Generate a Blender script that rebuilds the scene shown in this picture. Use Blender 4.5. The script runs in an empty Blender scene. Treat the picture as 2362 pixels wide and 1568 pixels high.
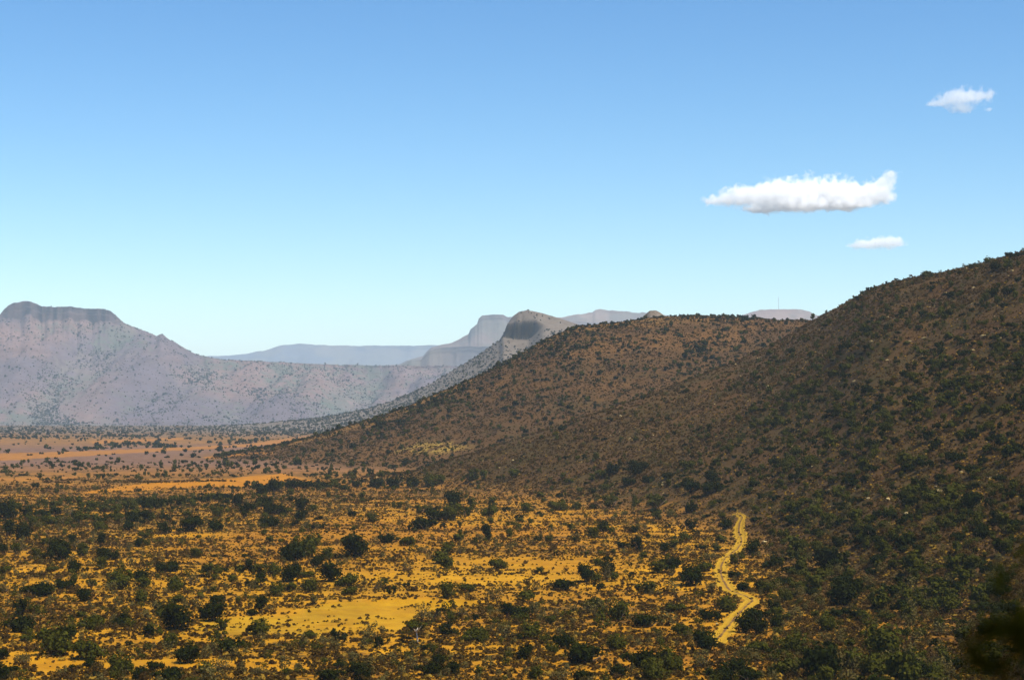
import bpy, bmesh, math, random
import numpy as np
from mathutils import Vector, Matrix

R = math.radians
rng = np.random.default_rng(7)
random.seed(7)
sc = bpy.context.scene
col = sc.collection

# ------------------------------------------------------------------ camera
# picture units: the photograph measured on a 2361 x 1566 raster
H = 32.0                      # eye height above the valley floor (metres)
F, CX, CY, HORIZON = 4406.0, 1180.5, 783.0, 940.0
PHI = math.atan((HORIZON - CY) / F)
cam_d = bpy.data.cameras.new('camera')
cam = bpy.data.objects.new('camera', cam_d)
col.objects.link(cam)
cam.location = (0, 0, H)
cam.rotation_euler = (math.pi / 2 + PHI, 0, 0)
cam_d.sensor_width = 36
cam_d.lens = 18.0 / (CX / F)
cam_d.clip_start = 0.05
cam_d.clip_end = 90000
cam_d.dof.use_dof = True
cam_d.dof.focus_distance = 600
cam_d.dof.aperture_fstop = 2.0
sc.camera = cam

# ------------------------------------------------------------------ sky, sun, exposure
SUN_EL, SUN_AZ = 58, 125       # azimuth clockwise from the view direction
w = bpy.data.worlds.new('World')
sc.world = w
w.use_nodes = True
wn, wl = w.node_tree.nodes, w.node_tree.links
bg = wn['Background']
sky = wn.new('ShaderNodeTexSky')
sky.sky_type = 'NISHITA'
sky.sun_disc = False
sky.sun_elevation = R(SUN_EL)
sky.sun_rotation = R(SUN_AZ)
sky.altitude = 900
sky.air_density = 1.0
sky.dust_density = 0.2
sky.ozone_density = 1.6
hs = wn.new('ShaderNodeHueSaturation')
hs.inputs['Hue'].default_value = 0.496
hs.inputs['Saturation'].default_value = 1.27
wl.new(sky.outputs[0], hs.inputs['Color'])
def scaled(src, k):
    n = wn.new('ShaderNodeVectorMath')
    n.operation = 'SCALE'
    n.inputs['Scale'].default_value = k
    wl.new(src, n.inputs[0])
    return n.outputs[0]
gm = wn.new('ShaderNodeGamma')            # deeper gradient from horizon to zenith
gm.inputs['Gamma'].default_value = 1.25
wl.new(scaled(hs.outputs[0], 1 / 8.0), gm.inputs['Color'])
wl.new(scaled(gm.outputs[0], 8.0), bg.inputs[0])
bg.inputs[1].default_value = 0.1

sun_d = bpy.data.lights.new('sun', 'SUN')
sun_d.energy = 5.0
sun_d.angle = R(0.53)
sun_d.color = (1.0, 0.94, 0.83)
sun = bpy.data.objects.new('sun', sun_d)
col.objects.link(sun)
sd = Vector((math.cos(R(SUN_EL)) * math.sin(R(SUN_AZ)), math.cos(R(SUN_EL)) * math.cos(R(SUN_AZ)), math.sin(R(SUN_EL))))
sun.rotation_euler = sd.to_track_quat('Z', 'Y').to_euler()
sun.location = (300, -50, 400)

sc.view_settings.view_transform = 'Standard'
sc.view_settings.look = 'None'
sc.view_settings.exposure = 0.75
sc.view_settings.gamma = 1
sc.render.engine = 'CYCLES'
sc.cycles.use_denoising = True
sc.cycles.max_bounces = 8
sc.cycles.diffuse_bounces = 2
sc.cycles.volume_bounces = 9
sc.cycles.transparent_max_bounces = 8

# ------------------------------------------------------------------ small maths
def _hash(ix, iy, seed):
    h = (ix.astype(np.int64) * 374761393 + iy.astype(np.int64) * 668265263 + seed * 974711) & 0x7fffffff
    h = ((h ^ (h >> 13)) * 1274126177) & 0x7fffffff
    h = h ^ (h >> 16)
    return (h & 0xffff) / 65535.0 * 2 - 1
def vnoise(x, y, seed=0):
    ix, iy = np.floor(x), np.floor(y)
    fx, fy = x - ix, y - iy
    sx, sy = fx * fx * fx * (fx * (fx * 6 - 15) + 10), fy * fy * fy * (fy * (fy * 6 - 15) + 10)
    a, b = _hash(ix, iy, seed), _hash(ix + 1, iy, seed)
    c, d = _hash(ix, iy + 1, seed), _hash(ix + 1, iy + 1, seed)
    return (a + (b - a) * sx) * (1 - sy) + (c + (d - c) * sx) * sy
def fbm(x, y, seed=0, octaves=4, gain=0.5):
    x, y = np.asarray(x, float), np.asarray(y, float)
    s, amp, tot = np.zeros(np.broadcast(x, y).shape), 1.0, 0.0
    for k in range(octaves):
        s = s + amp * vnoise(x * 2 ** k + 17.3 * k, y * 2 ** k - 9.1 * k, seed + k)
        tot += amp
        amp *= gain
    return s / tot
def sstep(x, a, b):
    t = np.clip((x - a) / (b - a), 0, 1)
    return t * t * (3 - 2 * t)
def curve(pts):
    p = sorted(pts)
    xs, ys = np.array([q[0] for q in p], float), np.array([q[1] for q in p], float)
    return lambda u: np.interp(u, xs, ys)
def z_of(v, Y):
    return H + Y * np.tan(PHI + np.arctan((CY - v) / F))
def project(x, Y, z):
    zc = Y * math.cos(PHI) + (z - H) * math.sin(PHI)
    yc = -Y * math.sin(PHI) + (z - H) * math.cos(PHI)
    return CX + F * x / zc, CY - F * yc / zc
def inside(u, v, poly):
    r = np.zeros(np.broadcast(u, v).shape, bool)
    n = len(poly)
    for i in range(n):
        x1, y1 = poly[i]
        x2, y2 = poly[(i + 1) % n]
        if y1 == y2:
            continue
        c = ((y1 > v) != (y2 > v)) & (u < (x2 - x1) * (v - y1) / (y2 - y1) + x1)
        r ^= c
    return r

# ------------------------------------------------------------------ the lie of the land
# skyline of each hill: (u, v, distance)
A_CREST = [(3200, 470, 600), (2700, 520, 650), (2500, 552, 690), (2361, 583, 720), (2290, 605, 745), (2200, 626, 780), (2130, 639, 800), (2060, 652, 820),
           (2010, 667, 835), (1960, 694, 850), (1900, 727, 875), (1870, 744, 880), (1800, 784, 880), (1700, 832, 870),
           (1600, 872, 858), (1500, 910, 845), (1400, 945, 832), (1300, 978, 822), (1200, 1010, 815), (1100, 1042, 810), (950, 1092, 805), (800, 1116, 800)]
A_FOOT = [(3200, 110), (2700, 130), (2361, 160), (2200, 180), (2000, 220), (1850, 270), (1750, 320), (1650, 385), (1500, 480), (1300, 590), (1100, 680), (900, 740), (800, 760)]
B_CREST = [(2500, 745, 1230), (2100, 738, 1250), (1870, 739, 1280), (1780, 736, 1290), (1700, 729, 1300), (1600, 727, 1300), (1500, 733, 1300), (1400, 745, 1300), (1340, 751, 1290),
           (1300, 763, 1280), (1250, 786, 1270), (1200, 815, 1260), (1100, 868, 1240), (1000, 910, 1225), (950, 933, 1215), (850, 969, 1205), (750, 1000, 1200), (700, 1015, 1200), (600, 1036, 1200), (470, 1061, 1195), (300, 1075, 1195)]
B_FOOT = [(2500, 850), (1000, 870), (700, 1000), (480, 1120), (300, 1150)]
C_CREST = [(2500, 800, 3330), (1700, 790, 3330), (1400, 770, 3374), (1330, 746, 3404), (1300, 736, 3404), (1250, 721, 3404), (1215, 714, 3404), (1197, 717, 3404), (1182, 728, 3404), (1172, 742, 3404), (1165, 762, 3404),
           (1150, 785, 3404), (1100, 820, 3419), (1050, 851, 3434), (1000, 880, 3456), (950, 905, 3478), (900, 925, 3500), (850, 941, 3522), (780, 956, 3552), (700, 967, 3582), (600, 976, 3611), (500, 984, 3641),
           (350, 991, 3685), (200, 995, 3730), (0, 999, 3789), (-300, 1003, 3848)]
C_FOOT = [(2500, 2500), (1100, 2500), (900, 2700), (700, 3000), (500, 3300), (200, 3560), (-300, 3760)]
K_CREST = [(1430, 1040, 1600), (1440, 790, 1600), (1468, 744, 1600), (1484, 727, 1600), (1498, 714, 1600), (1512, 714, 1600), (1532, 724, 1600), (1562, 736, 1600), (1600, 790, 1600), (1620, 1040, 1600)]
def ridge(crest, foot, back=350.0, power=1.5, sink=6.0, foot_y=None):
    cz = curve([(u, z_of(v, d)) for u, v, d in crest])
    cy = curve([(u, d) for u, v, d in crest])
    cf = curve(foot)
    def h(u, Y):
        zc, yc, yf = cz(u), cy(u), cf(u)
        s = np.clip((Y - yf) / (yc - yf), 0, 1)
        p = 1 - (1 - s ** power) ** 1.35
        b = 1 - sstep(Y, yc, yc + back)
        return -sink + (zc + sink) * p * np.where(Y > yc, b, 1.0), s
    return h
hA = ridge(A_CREST, A_FOOT, 300, 1.7)
hB = ridge(B_CREST, B_FOOT, 400, 1.35)
hC = ridge(C_CREST, C_FOOT, 500, 1.5)
hK = ridge(K_CREST, [(1400, 1480), (1600, 1480)], 120, 1.2)
def smax(a, b, k):
    m = np.maximum(a, b)
    return m + k * np.log1p(np.exp(-np.abs(a - b) / k)) - k * 0.0
PAN = [(436, 1452), (473, 1431), (590, 1419), (688, 1414), (708, 1400), (751, 1389), (805, 1383), (892, 1381), (986, 1383), (1060, 1381), (1100, 1392), (1030, 1405), (962, 1424), (945, 1438),
       (926, 1457), (825, 1461), (758, 1467), (701, 1471), (657, 1458), (590, 1461), (537, 1464)]
def height(x, Y, parts=False):
    x, Y = np.asarray(x, float), np.asarray(Y, float)
    Ys = np.maximum(Y, 20.0)
    u = np.clip(CX + F * x / Ys, -900, 3300)
    plain = 0.9 * fbm(x / 90, Y / 90, 3, 3) + 0.38 * fbm(x / 21, Y / 15, 5, 3) + 0.16 * fbm(x / 6, Y / 4.5, 8, 2)
    # low earth banks round the clay pan
    for mx_, my_, ax, ay, mh_ in ((-29.5, 311, 7, 3.5, .9), (-20, 316, 9, 3, .8), (-11, 317, 8, 3, .7), (-43, 291, 6, 3, .35), (-32, 302, 10, 3.5, .3)):
        plain = plain + mh_ * np.exp(-((x - mx_) / ax) ** 2 - ((Y - my_) / ay) ** 2)
    plain = plain * np.clip(1 - (Y - 1500) / 2500, 0.3, 1)
    plain = plain - 29.0 * np.clip((Y - 1250) / 4250, 0, 1)
    d = np.hypot(x, Y)
    plain = plain * sstep(d, 10, 120) + 30.3 * np.exp(-(d / 55.0) ** 1.15)
    a, sa = hA(u, Ys)
    b, sb = hB(u, Ys)
    c, scn = hC(u, Ys)
    k, sk = hK(u, Ys)
    rel = fbm(x / 55, Y / 55, 11, 4)
    gul = fbm(x / 38, Y / 130, 15, 3)
    fine = fbm(x / 7, Y / 7, 13, 3)
    a = a + (1.7 * rel + 1.6 * gul) * sstep(sa, 0, .4) * (1 - .65 * sstep(sa, .85, 1)) + 0.55 * fine * sstep(sa, 0, .2)
    # rock ledges that step across the right hill
    for lev, amp in ((0.50, 1.3), (0.70, 1.6), (0.86, 1.0)):
        q = sa + 0.035 * fbm(x / 60, Y / 60, 31, 2)
        a = a + amp * sstep(fbm(x / 40, Y / 40, 33, 2), -.2, .3) * (sstep(q, lev, lev + .006) - sstep(q, lev + .006, lev + .12)) * sstep(u, 1750, 2000)
    b = b + (2.2 * rel + 2.4 * gul) * sstep(sb, 0, .4) * (1 - .75 * sstep(sb, .85, 1)) + 0.45 * fine * sstep(sb, 0, .2)
    c = c + 4.0 * fbm(x / 90, Y / 90, 17, 4) * sstep(scn, 0, .5) * (1 - .85 * sstep(scn, .8, 1))
    # butte cap: slope, dark cliff, rounded top
    clf = sstep(u, 1156, 1166) * (1 - sstep(u, 1215, 1262))
    jag = 6 * fbm(x / 9, x * 0 + 3.7, 41, 2)
    base = z_of(769 - 5 * sstep(u, 1190, 1240), 3390.0)
    top = z_of(749 + 0 * u, 3390.0)
    crest_z = curve([(q[0], z_of(q[1], q[2])) for q in C_CREST])(u)
    yy = Ys + jag - 40 + (u - 1163) * .8
    lowslope = -6 + (base + 6) * (1 - (1 - scn ** 1.5) ** 1.35)
    wall = lowslope + (np.minimum(top, crest_z) - lowslope) * sstep(yy, 3300, 3309)
    wall = np.where(yy > 3309, np.minimum(top, crest_z) + (crest_z - np.minimum(top, crest_z)) * np.clip((yy - 3309) / 95, 0, 1) ** .55, wall)
    wall = np.where(yy < 3300, lowslope, wall)
    wall = np.where(Ys > 3404, c, wall)
    c = c * (1 - clf) + wall * clf
    k = k + 1.5 * fbm(x / 12, Y / 12, 19, 3) * sstep(sk, 0, .3)
    z = smax(smax(smax(plain, a, 1.1) - .0, b, 1.2), np.maximum(c, k), 1.5)
    if parts:
        return z, dict(u=u, plain=plain, a=a, b=b, c=np.maximum(c, k), sa=sa, sb=sb, sc=scn, clf=clf * sstep(yy, 3296, 3300) * (1 - sstep(yy, 3308, 3312)))
    return z
YY = np.concatenate([np.linspace(195, 700, 1200), np.linspace(701, 1500, 900), np.linspace(1502, 3900, 900)])
def ground_hit(u, v):
    """first point of the ground seen along the direction of picture point (u, v)"""
    t = (u - CX) / F
    x = t * YY
    z = height(x, YY)
    pv = project(x, YY, z)[1]
    i = np.argmax(pv <= v) if np.any(pv <= v) else int(np.argmin(pv))
    return float(x[i]), float(YY[i]), float(z[i])

# ------------------------------------------------------------------ materials
def new_mat(name):
    m = bpy.data.materials.new(name)
    m.use_nodes = True
    nt = m.node_tree
    for n in list(nt.nodes):
        nt.nodes.remove(n)
    return m, nt.nodes, nt.links
def node(ns, kind, **kw):
    n = ns.new(kind)
    for k, v in kw.items():
        setattr(n, k, v)
    return n
def noise(ns, ls, vec, scale, detail=4, rough=.55):
    n = ns.new('ShaderNodeTexNoise')
    n.inputs['Scale'].default_value = scale
    n.inputs['Detail'].default_value = detail
    n.inputs['Roughness'].default_value = rough
    ls.new(vec, n.inputs['Vector'])
    return n.outputs['Fac']
def maprange(ns, ls, val, a, b, c=0.0, d=1.0):
    n = ns.new('ShaderNodeMapRange')
    ls.new(val, n.inputs[0])
    for i, q in enumerate((a, b, c, d)):
        if isinstance(q, (int, float)):
            n.inputs[i + 1].default_value = q
        else:
            ls.new(q, n.inputs[i + 1])
    return n.outputs[0]
def mathn(ns, ls, op, a, b):
    n = ns.new('ShaderNodeMath')
    n.operation = op
    for i, q in enumerate((a, b)):
        if isinstance(q, (int, float)):
            n.inputs[i].default_value = q
        else:
            ls.new(q, n.inputs[i])
    return n.outputs[0]
def mixc(ns, ls, fac, a, b, blend='MIX'):
    n = ns.new('ShaderNodeMix')
    n.data_type = 'RGBA'
    n.blend_type = blend
    for i, q in ((0, fac), (6, a), (7, b)):
        if isinstance(q, (int, float)):
            n.inputs[i].default_value = q
        elif isinstance(q, tuple):
            n.inputs[i].default_value = q if len(q) == 4 else (*q, 1)
        else:
            ls.new(q, n.inputs[i])
    return n.outputs[2]
def finish(ns, ls, colr, rough=.95, bump=None, dist=.1, strength=.6):
    p = ns.new('ShaderNodeBsdfPrincipled')
    p.inputs['Roughness'].default_value = rough
    p.inputs['Specular IOR Level'].default_value = 0.08
    ls.new(colr, p.inputs['Base Color'])
    if bump is not None:
        b = ns.new('ShaderNodeBump')
        b.inputs['Distance'].default_value = dist
        b.inputs['Strength'].default_value = strength
        ls.new(bump, b.inputs['Height'])
        ls.new(b.outputs[0], p.inputs['Normal'])
    o = ns.new('ShaderNodeOutputMaterial')
    ls.new(p.outputs[0], o.inputs['Surface'])
    return p

def soil_material(name, scrub_a, scrub_b, s1, s2, dist):
    """soil colour comes with the sheet ('soil'), low scrub as uneven specks where 'cover' is high"""
    m, ns, ls = new_mat(name)
    pos = ns.new('ShaderNodeNewGeometry').outputs['Position']
    soil = node(ns, 'ShaderNodeAttribute', attribute_name='soil').outputs['Color']
    cov = node(ns, 'ShaderNodeAttribute', attribute_name='cover').outputs['Fac']
    n1 = noise(ns, ls, pos, s1, 5, .62)
    n2 = noise(ns, ls, pos, s2, 5, .6)
    n3 = noise(ns, ls, pos, s2 * .23, 3, .5)
    f = mathn(ns, ls, 'ADD', mathn(ns, ls, 'MULTIPLY', n1, .62), mathn(ns, ls, 'MULTIPLY', n2, .38))
    thr = maprange(ns, ls, cov, 0, 1, .68, .32)
    hi = mathn(ns, ls, 'ADD', thr, .11)
    fac = maprange(ns, ls, f, thr, hi)
    scrub = mixc(ns, ls, maprange(ns, ls, n3, .35, .65), scrub_a, scrub_b)
    tint = mixc(ns, ls, maprange(ns, ls, n2, .3, .7), soil, mixc(ns, ls, 1.0, soil, (.74, .66, .58), 'MULTIPLY'))
    tint = mixc(ns, ls, maprange(ns, ls, n1, .35, .7, 0, .5), tint, mixc(ns, ls, 1.0, tint, (1.22, 1.18, 1.1), 'MULTIPLY'))
    c = mixc(ns, ls, mathn(ns, ls, 'MULTIPLY', fac, .9), tint, scrub)
    finish(ns, ls, c, .95, f, dist, .8)
    return m
M = {}
M['ground'] = soil_material('ochre_soil_with_scrub', (.062, .030, .008), (.042, .029, .006), 1.1, .22, .35)
M['mesa'] = soil_material('pink_grey_talus', (.13, .10, .085), (.06, .075, .05), .035, .012, 6.0)
M['far'] = soil_material('grey_far_rock', (.12, .10, .08), (.08, .08, .06), .006, .002, 20.0)

def rock_material(name, c1, c2, scale):
    m, ns, ls = new_mat(name)
    pos = ns.new('ShaderNodeNewGeometry').outputs['Position']
    n1 = noise(ns, ls, pos, scale, 6, .65)
    c = mixc(ns, ls, maprange(ns, ls, n1, .35, .65), c1, c2)
    finish(ns, ls, c, .9, n1, .15 / scale ** .5, .7)
    return m
M['boulder'] = rock_material('pale_boulder', (.26, .19, .08), (.38, .29, .14), 2.5)
M['bark'] = rock_material('grey_brown_bark', (.07, .05, .03), (.14, .10, .07), 9)
M['deadwood'] = rock_material('bleached_deadwood', (.4, .34, .27), (.62, .56, .47), 9)
M['steel'] = rock_material('galvanised_steel', (.25, .25, .27), (.35, .35, .36), .5)

def leaf_material(name, c1, c2, c3):
    m, ns, ls = new_mat(name)
    pos = ns.new('ShaderNodeNewGeometry').outputs['Position']
    info = ns.new('ShaderNodeObjectInfo').outputs['Random']
    c1, c2, c3 = [tuple(q * .72 for q in cc) for cc in (c1, c2, c3)]
    n1 = noise(ns, ls, pos, 2.6, 3, .6)
    c = mixc(ns, ls, maprange(ns, ls, n1, .35, .65), c1, c2)
    c = mixc(ns, ls, maprange(ns, ls, info, .25, 1.0, 0, .85), c, c3)
    d = ns.new('ShaderNodeBsdfDiffuse')
    t = ns.new('ShaderNodeBsdfTranslucent')
    ls.new(c, d.inputs[0])
    ls.new(c, t.inputs[0])
    mx = ns.new('ShaderNodeMixShader')
    mx.inputs[0].default_value = .22
    ls.new(d.outputs[0], mx.inputs[1])
    ls.new(t.outputs[0], mx.inputs[2])
    o = ns.new('ShaderNodeOutputMaterial')
    ls.new(mx.outputs[0], o.inputs['Surface'])
    return m
M['leaf_dark'] = leaf_material('dark_evergreen_leaves', (.012, .017, .002), (.028, .033, .004), (.020, .022, .003))
M['leaf_olive'] = leaf_material('olive_leaves', (.042, .046, .005), (.085, .080, .008), (.062, .058, .006))
M['leaf_grey'] = leaf_material('grey_green_leaves', (.11, .09, .022), (.16, .125, .04), (.12, .085, .022))
M['leaf_scrub'] = leaf_material('brown_karoo_scrub', (.085, .043, .009), (.06, .037, .007), (.10, .054, .011))
M['leaf_straw'] = leaf_material('golden_straw_grass', (.30, .17, .02), (.24, .13, .018), (.34, .21, .03))
M['leaf_scrub2'] = leaf_material('grey_karoo_scrub', (.11, .064, .018), (.08, .044, .010), (.065, .046, .008))

# ------------------------------------------------------------------ mesh helpers
def mesh_from(name, verts, faces, mat=None, smooth=False):
    me = bpy.data.meshes.new(name)
    verts = np.asarray(verts, np.float32)
    faces = np.asarray(faces, np.int32)
    n = faces.shape[1]
    me.vertices.add(len(verts))
    me.vertices.foreach_set('co', verts.ravel())
    me.loops.add(faces.size)
    me.loops.foreach_set('vertex_index', faces.ravel())
    me.polygons.add(len(faces))
    me.polygons.foreach_set('loop_start', np.arange(0, faces.size, n, dtype=np.int32))
    me.polygons.foreach_set('loop_total', np.full(len(faces), n, np.int32))
    if smooth:
        me.polygons.foreach_set('use_smooth', np.ones(len(faces), bool))
    me.update(calc_edges=True)
    me.validate()
    if mat:
        me.materials.append(mat)
    return me
def add_attr(me, name, vals):
    vals = np.asarray(vals, np.float32)
    if vals.ndim == 1:
        me.attributes.new(name, 'FLOAT', 'POINT').data.foreach_set('value', vals)
    else:
        c = np.ones((len(vals), 4), np.float32)
        c[:, :3] = vals
        me.attributes.new(name, 'FLOAT_COLOR', 'POINT').data.foreach_set('color', c.ravel())
def link(name, me, parent=None, loc=(0, 0, 0)):
    o = bpy.data.objects.new(name, me)
    col.objects.link(o)
    o.location = loc
    if parent is not None:
        o.parent = parent
    return o
def tag(o, label=None, cat=None, group=None, kind=None):
    if label: o['label'] = label
    if cat: o['category'] = cat
    if group: o['group'] = group
    if kind: o['kind'] = kind
    return o
def grid_faces(nr, nc):
    i = np.arange(nr * nc).reshape(nr, nc)
    return np.stack([i[:-1, :-1], i[:-1, 1:], i[1:, 1:], i[1:, :-1]], -1).reshape(-1, 4)
def submesh(name, V, Fc, keep, mat, attrs):
    f = Fc[keep]
    used = np.unique(f)
    remap = np.full(len(V), -1, np.int32)
    remap[used] = np.arange(len(used))
    me = mesh_from(name, V[used], remap[f], mat, True)
    for k, v in attrs.items():
        add_attr(me, k, v[used])
    return me

# ------------------------------------------------------------------ ground and the three near hills: one seamless sheet cut along the hill feet
ORANGE = [
    [(190, 1136), (260, 1122), (400, 1108), (560, 1098), (640, 1090), (690, 1102), (765, 1110), (640, 1117), (480, 1122), (350, 1130)],
    [(-50, 1046), (150, 1041), (380, 1032), (560, 1024), (690, 1007), (722, 1003), (705, 1016), (560, 1030), (330, 1042), (150, 1053), (-50, 1064)],
    [(470, 1052), (620, 1040), (640, 1043), (480, 1057)],
    [(-50, 1103), (120, 1098), (260, 1093), (150, 1102), (-50, 1110)],
    [(200, 1016), (420, 1008), (430, 1012), (210, 1022)]]
def soil_fields(x, Y, z, d):
    """soil colour and scrub cover at ground points"""
    u, v = project(x, np.maximum(Y, 20), z)
    wu = u + 22 * fbm(x / 26, Y / 26, 51, 3)
    wv = v + 7 * fbm(x / 22, Y / 30, 52, 3) * np.clip(300 / np.maximum(Y, 60), .25, 1)
    n = z.shape
    def C(r, g, b):
        return np.broadcast_to(np.array([r, g, b]), n + (3,))
    def blend(a, b, t):
        return a + (b - a) * t[..., None]
    soil = blend(C(.62, .29, .012), C(.48, .20, .014), sstep(fbm(x / 45, Y / 45, 61, 3), -.2, .4))
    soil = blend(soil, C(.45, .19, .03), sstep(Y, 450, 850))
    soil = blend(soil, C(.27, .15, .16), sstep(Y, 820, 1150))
    cover = .50 + .13 * fbm(x / 34, Y / 22, 63, 3) + .30 * fbm(x / 38, Y / 8.5, 65, 3)
    cover = cover + .12 * sstep(Y, 420, 650) - .16 * sstep(Y, 850, 1100)
    for (cu, cv, ru, rv, am) in ((1080, 1325, 420, 62, -.13), (700, 1400, 300, 45, -.08), (250, 1500, 300, 60, -.08), (900, 1540, 260, 30, .12), (1330, 1440, 220, 45, .12), (250, 1220, 300, 40, .16),
                                 (1150, 1195, 260, 26, -.16), (1340, 1300, 260, 30, -.12), (520, 1255, 130, 30, -.1)):
        cover = cover + am * np.exp(-((u - cu) / ru) ** 2 - ((v - cv) / rv) ** 2)
    bright = np.exp(-((u - 1050) / 420) ** 2 - ((v - 1335) / 70) ** 2)
    soil = blend(soil, C(.64, .33, .016), .6 * bright)
    wa, wb, wc = sstep(d['a'] - d['plain'], -1.5, 9), sstep(d['b'] - d['plain'], -5, 3.5), sstep(d['c'] - d['plain'], -1, 9)
    hn = fbm(x / 60, Y / 60, 71, 4)
    colA = blend(C(.155, .074, .028), C(.11, .055, .023), sstep(hn, -.3, .3))
    colB = blend(C(.185, .090, .037), C(.132, .067, .031), sstep(hn, -.25, .3))
    colB = blend(colB, C(.32, .16, .05), sstep(d['sb'] + .12 * hn, .88, 1.0) * .8)
    soil = blend(soil, C(.42, .19, .04), sstep(d['a'] - d['plain'], -4, 1))
    soil = blend(soil, colA, wa * (d['a'] > d['b']))
    soil = blend(soil, colB, wb * (d['b'] >= d['a']))
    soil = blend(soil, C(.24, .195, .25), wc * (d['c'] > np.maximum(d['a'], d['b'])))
    soil = blend(soil, C(.022, .02, .022), d['clf'])  # butte cliff: dark rock, with the shade on its face put into the colour
    cover = cover + .30 * wa * (1 - .45 * sstep(d['sa'], .6, .9)) + .04 * wb
    cover = np.where(d['c'] > np.maximum(d['plain'], np.maximum(d['a'], d['b'])), .45 + .2 * hn, cover)
    cover = cover + .32 * sstep(u, 1690, 1850) * sstep(v, 1050, 1150)
    # pale scar on the foot of the middle hill
    scar = np.exp(-((wu - 990 - (1035 - v) * 1.2) / 70) ** 2 - ((wv - 1032) / 11) ** 2)
    soil = blend(soil, C(.50, .32, .10), np.clip(scar * 1.5, 0, 1) * sstep(fbm(x / 7, Y / 7, 81, 2), -.1, .25))
    for k, poly in enumerate(ORANGE):
        f = inside(wu, wv, poly).astype(float)
        soil = blend(soil, C(.60, .24, .015) if k == 0 else C(.47, .20, .05), f * .9)
        cover = cover - f * .42
    pan = np.zeros(n)
    for q in range(6):                                  # frayed edge
        pan = pan + inside(u + 26 * fbm(x / 9, Y / 14, 301 + q, 3), v + 9 * fbm(x / 7, Y / 16, 311 + q, 3), PAN) / 6.0
    pale = blend(C(.58, .30, .010), C(.52, .295, .016), sstep(fbm(x / 9, Y / 12, 83, 3) - (u - 800) / 330, -.5, .4))
    soil = blend(soil, pale, pan * .85)
    cover = cover + pan * (.20 + .16 * fbm(x / 4, Y / 7, 321, 3) - cover)
    soil = soil * (1 + .16 * fbm(x / 3, Y / 4, 91, 3) + .10 * fbm(x / 14, Y / 18, 93, 2))[..., None]
    return np.clip(soil * np.array([.56, .575, .36]), .002, .8), np.clip(cover, 0, 1)

def row_list():
    r, y = [], 190.0
    while y < 3950:
        r.append(y)
        y += 0.75 + (y - 190) / 300.0 if y < 850 else (2.9 if y < 1330 else 8.0 if y < 3230 or y > 3360 else 3.0)
    return np.array(r)
rows = row_list()
tcols = np.concatenate([np.linspace(-.45, -.285, 18, endpoint=False), np.linspace(-.285, .285, 700), np.linspace(.285, .45, 19)[1:]])
far_rows = np.geomspace(3990, 30000, 22)
rows = np.concatenate([rows, far_rows])
Yg, Tg = np.meshgrid(rows, tcols, indexing='ij')
Xg = Tg * Yg
Zg, parts = height(Xg, Yg, True)
far = Yg > 3960
Zg = np.where(far, np.minimum(Zg, -18.0), Zg)
soil, cover = soil_fields(Xg, Yg, Zg, parts)
V = np.stack([Xg, Yg, Zg], -1).reshape(-1, 3)
Fc = grid_faces(len(rows), len(tcols))
own = np.zeros(Zg.shape, np.int8)
own[(parts['a'] > parts['plain'] + 1.0) & (parts['a'] >= parts['b']) & (parts['a'] >= parts['c'])] = 1
own[(parts['b'] > parts['plain'] + .6) & (parts['b'] > parts['a']) & (parts['b'] >= parts['c'])] = 2
own[(parts['c'] > parts['plain'] + .6) & (parts['c'] > parts['a']) & (parts['c'] > parts['b']) & (Yg > 1400)] = 3
own[far] = 0
fown = own.reshape(-1)[Fc[:, 0]]
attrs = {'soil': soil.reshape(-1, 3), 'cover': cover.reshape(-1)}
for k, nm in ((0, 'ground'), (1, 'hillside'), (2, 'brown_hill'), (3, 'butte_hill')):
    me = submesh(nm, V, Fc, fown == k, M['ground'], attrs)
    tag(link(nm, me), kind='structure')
# the knoll on which the photographer stands
gx, gy = np.meshgrid(np.linspace(-160, 160, 130), np.linspace(-80, 200, 120))
gz, gp = height(gx, gy, True)
gz = gz - .25 * sstep(gy, 150, 190)
s2, c2 = soil_fields(gx, gy, gz, gp)
me = mesh_from('knoll', np.stack([gx, gy, gz], -1).reshape(-1, 3), grid_faces(120, 130), M['ground'], True)
add_attr(me, 'soil', s2.reshape(-1, 3))
add_attr(me, 'cover', c2.reshape(-1))
tag(link('knoll', me), kind='structure')

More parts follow.
